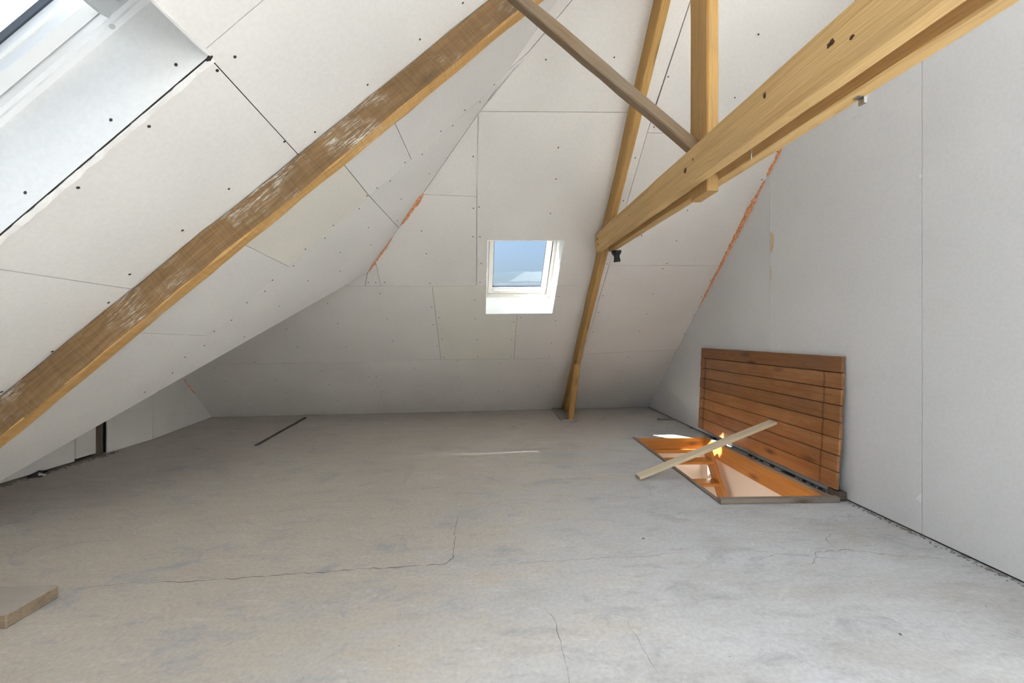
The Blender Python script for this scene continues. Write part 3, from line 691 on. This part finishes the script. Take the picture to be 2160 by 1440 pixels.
board('lining_board', HX0 + t_, HX1 - t_, HY0, HY0 + t_, -.155, .02, M['varnish_bright'], root, 'x')
board('rim_board', HX0 - .004, HX0 + t_, HY0 - .02, HY1, .004, .014, M['wood_rim'], root)
board('rim_board', HX1 - t_, HX1 + .012, HY0, HY1, .008, .022, M['wood_rim'], root)
board('rim_board', HX0 - .004, HX1 + .01, HY0 - .024, HY0 + .012, -.0, .036, M['wood_rim'], root, 'x')
board('trim_strip', HX0 + t_, HX1 - t_, HY1 - t_ - .02, HY1 - t_, -.155, -.115, M['varnish_bright'], root, 'x')
board('stop_block', HX0 + t_, HX0 + t_ + .02, HY1 - .42, HY1 - .03, -.05, -.004, M['wood_rim'], root)
# stairwell
ZB = -2.6
def slab(name, pts, nrm, m):
    bm = bmesh.new(); prism(bm, [V(p) for p in pts], V(nrm), 0, .04); o = from_bm(name, bm, m); o['kind'] = 'structure'; return o
slab('wall_stair_right', [(HX1 + .002, 1.2, ZB), (HX1 + .002, 4.55, ZB), (HX1 + .002, 4.55, -.15), (HX1 + .002, 1.2, -.15)], (1, 0, 0), M['hall_wall'])
slab('wall_stair_back', [(.3, 4.50, ZB), (2.35, 4.50, ZB), (2.35, 4.50, -.15), (.3, 4.50, -.15)], (0, 1, 0), M['hall_wall'])
slab('wall_stair_left', [(.3, 1.2, ZB), (.3, 4.55, ZB), (.3, 4.55, -.15), (.3, 1.2, -.15)], (-1, 0, 0), M['hall_wall'])
slab('wall_stair_front', [(.3, 1.2, ZB), (2.35, 1.2, ZB), (2.35, 1.2, -.15), (.3, 1.2, -.15)], (0, -1, 0), M['hall_wall'])
slab('floor_stair', [(.3, 1.2, ZB), (2.35, 1.2, ZB), (2.35, 4.55, ZB), (.3, 4.55, ZB)], (0, 0, -1), M['hall_wall'])
lamp = bpy.data.lights.new('stairwell_fill', 'POINT'); lamp.energy = 22; lamp.color = (1.0, .86, .72); lamp.shadow_soft_size = .12  # unseen point light added to brighten the stairwell
lo = bpy.data.objects.new('stairwell_fill', lamp); C.objects.link(lo); lo.location = (.75, 2.2, -.75)
st = empty('attic_stair', (1.8, 3.9, -.2)); tag(st, 'steep varnished wooden stair descending inside the floor hatch', 'stair')
sd = V((0, -.215, -.29)).normalized()
for xx_ in (2.155, 1.52):
    timber('stringer', V((xx_, 4.185, -.06)) , V((xx_, 4.185, -.06)) + sd * 3.0, .034, .13, (0, -.8, .6), M['varnish_bright'], st, jit=.0005, cham=.004)
for k in range(13):
    y = 4.10 - k * .128; z = -.135 - k * .173
    board('tread', 1.535, 2.14, y - .075, y + .075, z - .03, z, M['varnish_bright'], st, 'x', .006)

# ------------------------------------------------------------------ trapdoor lid leaning on the wall
LB = V((2.262, 0, .058)); LT = V((2.300, 0, .952))
ax = (LT - LB); LH_ = ax.length; ax.normalize(); out = V((ax.z, 0, -ax.x))     # out: towards the wall
lid = empty('trapdoor_lid', (2.28, 3.65, .06)); tag(lid, 'varnished plank trapdoor lid standing open against the grey wall', 'trapdoor')
ya, yb = 2.690, 4.600
hs = [.0, .119, .231, .342, .452, .563, .673, .783, LH_]
for k in range(8):
    z0, z1 = hs[k] + .0020, hs[k + 1] - .0020
    dya, dyb = random.uniform(-.006, .006), random.uniform(-.006, .006)
    bm = bmesh.new(); L = (yb + dyb) - (ya + dya); h = z1 - z0
    box(bm, -L / 2, L / 2, -h / 2, h / 2, -.011, .011); bmesh.ops.bevel(bm, geom=bm.edges[:], offset=.0042, segments=1, affect='EDGES')
    cen = V((LB.x, (ya + dya + yb + dyb) / 2, LB.z)) + V((ax.x, 0, ax.z)) * ((z0 + z1) / 2) + out * .011 + V((0, 0, .012 - .020 * 0))
    X = V((0, 1, 0)); Y = ax; Z = X.cross(Y)
    mx = Matrix(((X.x, Y.x, Z.x, cen.x), (X.y, Y.y, Z.y, cen.y), (X.z, Y.z, Z.z, cen.z), (0, 0, 0, 1)))
    from_bm('plank', bm, M['varnish' if k < 7 else 'varnish_top'], lid, mx)
bm = bmesh.new(); box(bm, -.94, .94, -.43, .43, -.0012, .0012)  # added dark sheet: blocks light between the planks and darkens the grooves
cen = V((LB.x, (ya + yb) / 2, LB.z)) + ax * .447 + out * .0235 + V((0, 0, .012)); X = V((0, 1, 0)); Y = ax; Z = X.cross(Y)
from_bm('groove_blackout', bm, M['dark'], lid, Matrix(((X.x, Y.x, Z.x, cen.x), (X.y, Y.y, Z.y, cen.y), (X.z, Y.z, Z.z, cen.z), (0, 0, 0, 1))))
for yy in (2.86, 4.42):
    bm = bmesh.new(); box(bm, -.41, .41, -.045, .045, -.005, .005)
    cen = V((LB.x, yy, LB.z)) + ax * .45 + out * .0302 + V((0, 0, .012)); X = ax; Y = V((0, 1, 0)); Z = X.cross(Y)
    mx = Matrix(((X.x, Y.x, Z.x, cen.x), (X.y, Y.y, Z.y, cen.y), (X.z, Y.z, Z.z, cen.z), (0, 0, 0, 1)))
    from_bm('batten', bm, M['wood_dark'], lid, mx)
# worn hinge block at the near corner and the dirt in the slot under the lid
def lump(name, loc, size, m, label=None, cat=None, kind=None, sub=2, parent=None, amp=.25):
    bm = bmesh.new(); bmesh.ops.create_icosphere(bm, subdivisions=sub, radius=1.0)
    for v_ in bm.verts: v_.co *= 1 + random.uniform(-amp, amp); v_.co = V((v_.co.x * size[0], v_.co.y * size[1], v_.co.z * size[2]))
    return tag(from_bm(name, bm, m, parent, Matrix.Translation(loc)), label, cat, None, kind)
hb = empty('hinge_block', (2.297, 2.735, 0)); tag(hb, 'dark worn wooden block with crumbling top at the near corner of the hatch', 'block')
o = box_obj('block_body', 2.268, 2.332, 2.685, 2.785, .0, .062, M['wood_dark'], hb, .006)
lump('crumbling_top', (2.30, 2.755, .072), (.026, .03, .018), M['rubble_dark'], parent=hb)
bm = bmesh.new()
for k in range(90):
    y = random.uniform(2.82, 4.4); x = random.uniform(2.275, 2.325)
    if 2.85 < y < 3.25 or random.random() < .35:
        r = random.uniform(.006, .016); mt = Matrix.Translation((x, y, r * .6)) @ Matrix.Rotation(random.uniform(0, 3), 4, 'Z')
        bmesh.ops.create_cube(bm, size=r * 1.6, matrix=mt @ Matrix.Diagonal((random.uniform(.6, 1.4), random.uniform(.6, 1.5), random.uniform(.5, 1), 1)))
o = from_bm('rubble', bm, M['rubble_dark']); tag(o, 'dark crumbs lying in the slot under the trapdoor lid', 'rubble', kind='stuff')

# ------------------------------------------------------------------ loose wood
o = timber('loose_lath', (1.085, 3.165, .0175), (2.243, 3.300, .402), .078, .024, (0, 0, 1), M['wood_fresh'], jit=.0004, cham=.0015)
tag(o, 'pale planed lath laid slanting from the floor across the hatch onto the lid', 'lath')
o = board('timber_offcut', -2.55, -1.838, 1.635, 1.825, 0, .054, M['wood_scrap'], None, 'x', .004)
tag(o, 'thick rough-sawn plank offcut lying on the floor at the lower left', 'plank')
o = timber('wood_scrap', (2.112, 5.372, .012), (2.312, 5.375, .012), .05, .022, (0, 0, 1), M['wood_grey'], jit=.002)
tag(o, 'small grey wood scrap on the floor against the party wall', 'scrap')
o = timber('old_lath', (-2.405, 4.27, .004), (-2.545, 5.66, .010), .032, .010, (0, 0, 1), M['wood_dark'], jit=.004, cham=.003)
tag(o, 'dark old lath half sunk in the floor before the back slope', 'lath')
o = timber('old_post', (-3.672, 3.985, 0), (-3.672, 3.985, 1.2), .075, .06, (1, 0, 0), M['wood_dark'], jit=.006, cham=.012)
tag(o, 'blackened old post in a gap between the boards of the low left wall', 'post')
o = lump('debris_lump', (-3.585, 3.41, .014), (.05, .055, .024), M['rubble_dark'], 'dark broken lump at the foot of the low left wall', 'debris')
bm = bmesh.new(); hexa(bm, [(-3.555, 3.375, .008), (-3.525, 3.40, .008), (-3.535, 3.415, .008), (-3.565, 3.39, .008), (-3.555, 3.375, .030), (-3.525, 3.40, .016), (-3.535, 3.415, .016), (-3.565, 3.39, .034)])
o = from_bm('white_shard', bm, M['debris_white']); tag(o, 'small white shard beside the dark lump at the low left wall', 'shard')
# crumbs of mortar along the skirtings and loose grit
bm = bmesh.new()
def crumb(x, y, r):
    if HX0 - .05 < x < HX1 + .03 and HY0 - .06 < y < HY1 + .03 or .82 < x < 1.0 and 5.3 < y < 6.3 or abs(x + 3.67) < .06 and abs(y - 3.985) < .07: return
    mt = Matrix.Translation((x, y, r * .3)) @ Matrix.Rotation(random.uniform(0, 3), 4, 'Z') @ Matrix.Diagonal((random.uniform(.6, 1.5), random.uniform(.6, 1.5), random.uniform(.3, .7), 1))
    bmesh.ops.create_icosphere(bm, subdivisions=1, radius=r, matrix=mt)
for k in range(240): crumb(XW - abs(random.gauss(0, .018)) - .004, random.uniform(1.2, 2.65), random.uniform(.002, .007))
for k in range(60): crumb(XW - abs(random.gauss(0, .012)) - .004, random.uniform(4.7, 6.2), random.uniform(.002, .006))
for k in range(120): crumb(-3.62 + abs(random.gauss(0, .03)), random.uniform(3.1, 4.1), random.uniform(.003, .010))
for k in range(90): crumb(random.uniform(-1.6, 2.1), random.uniform(1.35, 4.4), random.uniform(.0012, .0028))
for k in range(40): x = random.uniform(-3, 1.0); crumb(x, back_y(x, 0) - abs(random.gauss(0, .02)) - .01, random.uniform(.002, .006))
for p in ((.796, 2.233, .0085), (1.487, 1.482, .006), (1.015, 5.31, .016), (1.03, 5.34, .012), (.96, 5.27, .012), (-3.58, 3.95, .022), (-3.57, 4.03, .018)): crumb(*p)
o = from_bm('grit', bm, M['rubble']); tag(o, 'crumbs and grit scattered over the concrete floor', 'grit', kind='stuff')

# ------------------------------------------------------------------ orange foam in the joints
def foam(pts, r0, r1, label, seg=.012):
    P, Rr = [], []
    for a, b_ in zip(pts, pts[1:]):
        a, b_ = V(a), V(b_); k = max(2, int((b_ - a).length / seg))
        for i in range(k):
            P.append(a.lerp(b_, i / k) + V((random.uniform(-.003, .003),) * 3)); 
    n_ = len(P)
    for i in range(n_):
        e = min(1, .25 + 4 * min(i, n_ - 1 - i) / n_)
        Rr.append((r0 + (r1 - r0) * i / n_) * e * random.uniform(.7, 1.3))
    o = tube('foam_bead', P, Rr, M['foam'], None, 7, .22); return tag(o, label, 'foam', 'orange foam beads')
def cw(z): return bk(XW - .002, z) - BN * .003
foam([cw(2.66), cw(2.47)], .012, .021, 'short upper bead of orange foam just under the tie beam at the party wall')
foam([cw(2.455), cw(2.2), cw(1.9), cw(1.65), cw(1.42)], .031, .009, 'long bead of orange foam down the joint of back slope and party wall')
def ch(z): return bk(hipx(z) + .002, z) - BN * .004
foam([ch(2.275), ch(2.16), ch(2.06)], .018, .012, 'ragged orange foam high in the corner between the two slopes')
foam([ch(1.99), ch(1.9), ch(1.71)], .006, .011, 'thin broken orange foam low in the corner between the two slopes')
def ck(z): y = 5.80 - z * 1.13; return V((wx(y) + .004, y - .01, z))
foam([ck(.66), ck(.48), ck(.34)], .010, .020, 'orange foam blob in the dark corner of the low left wall')
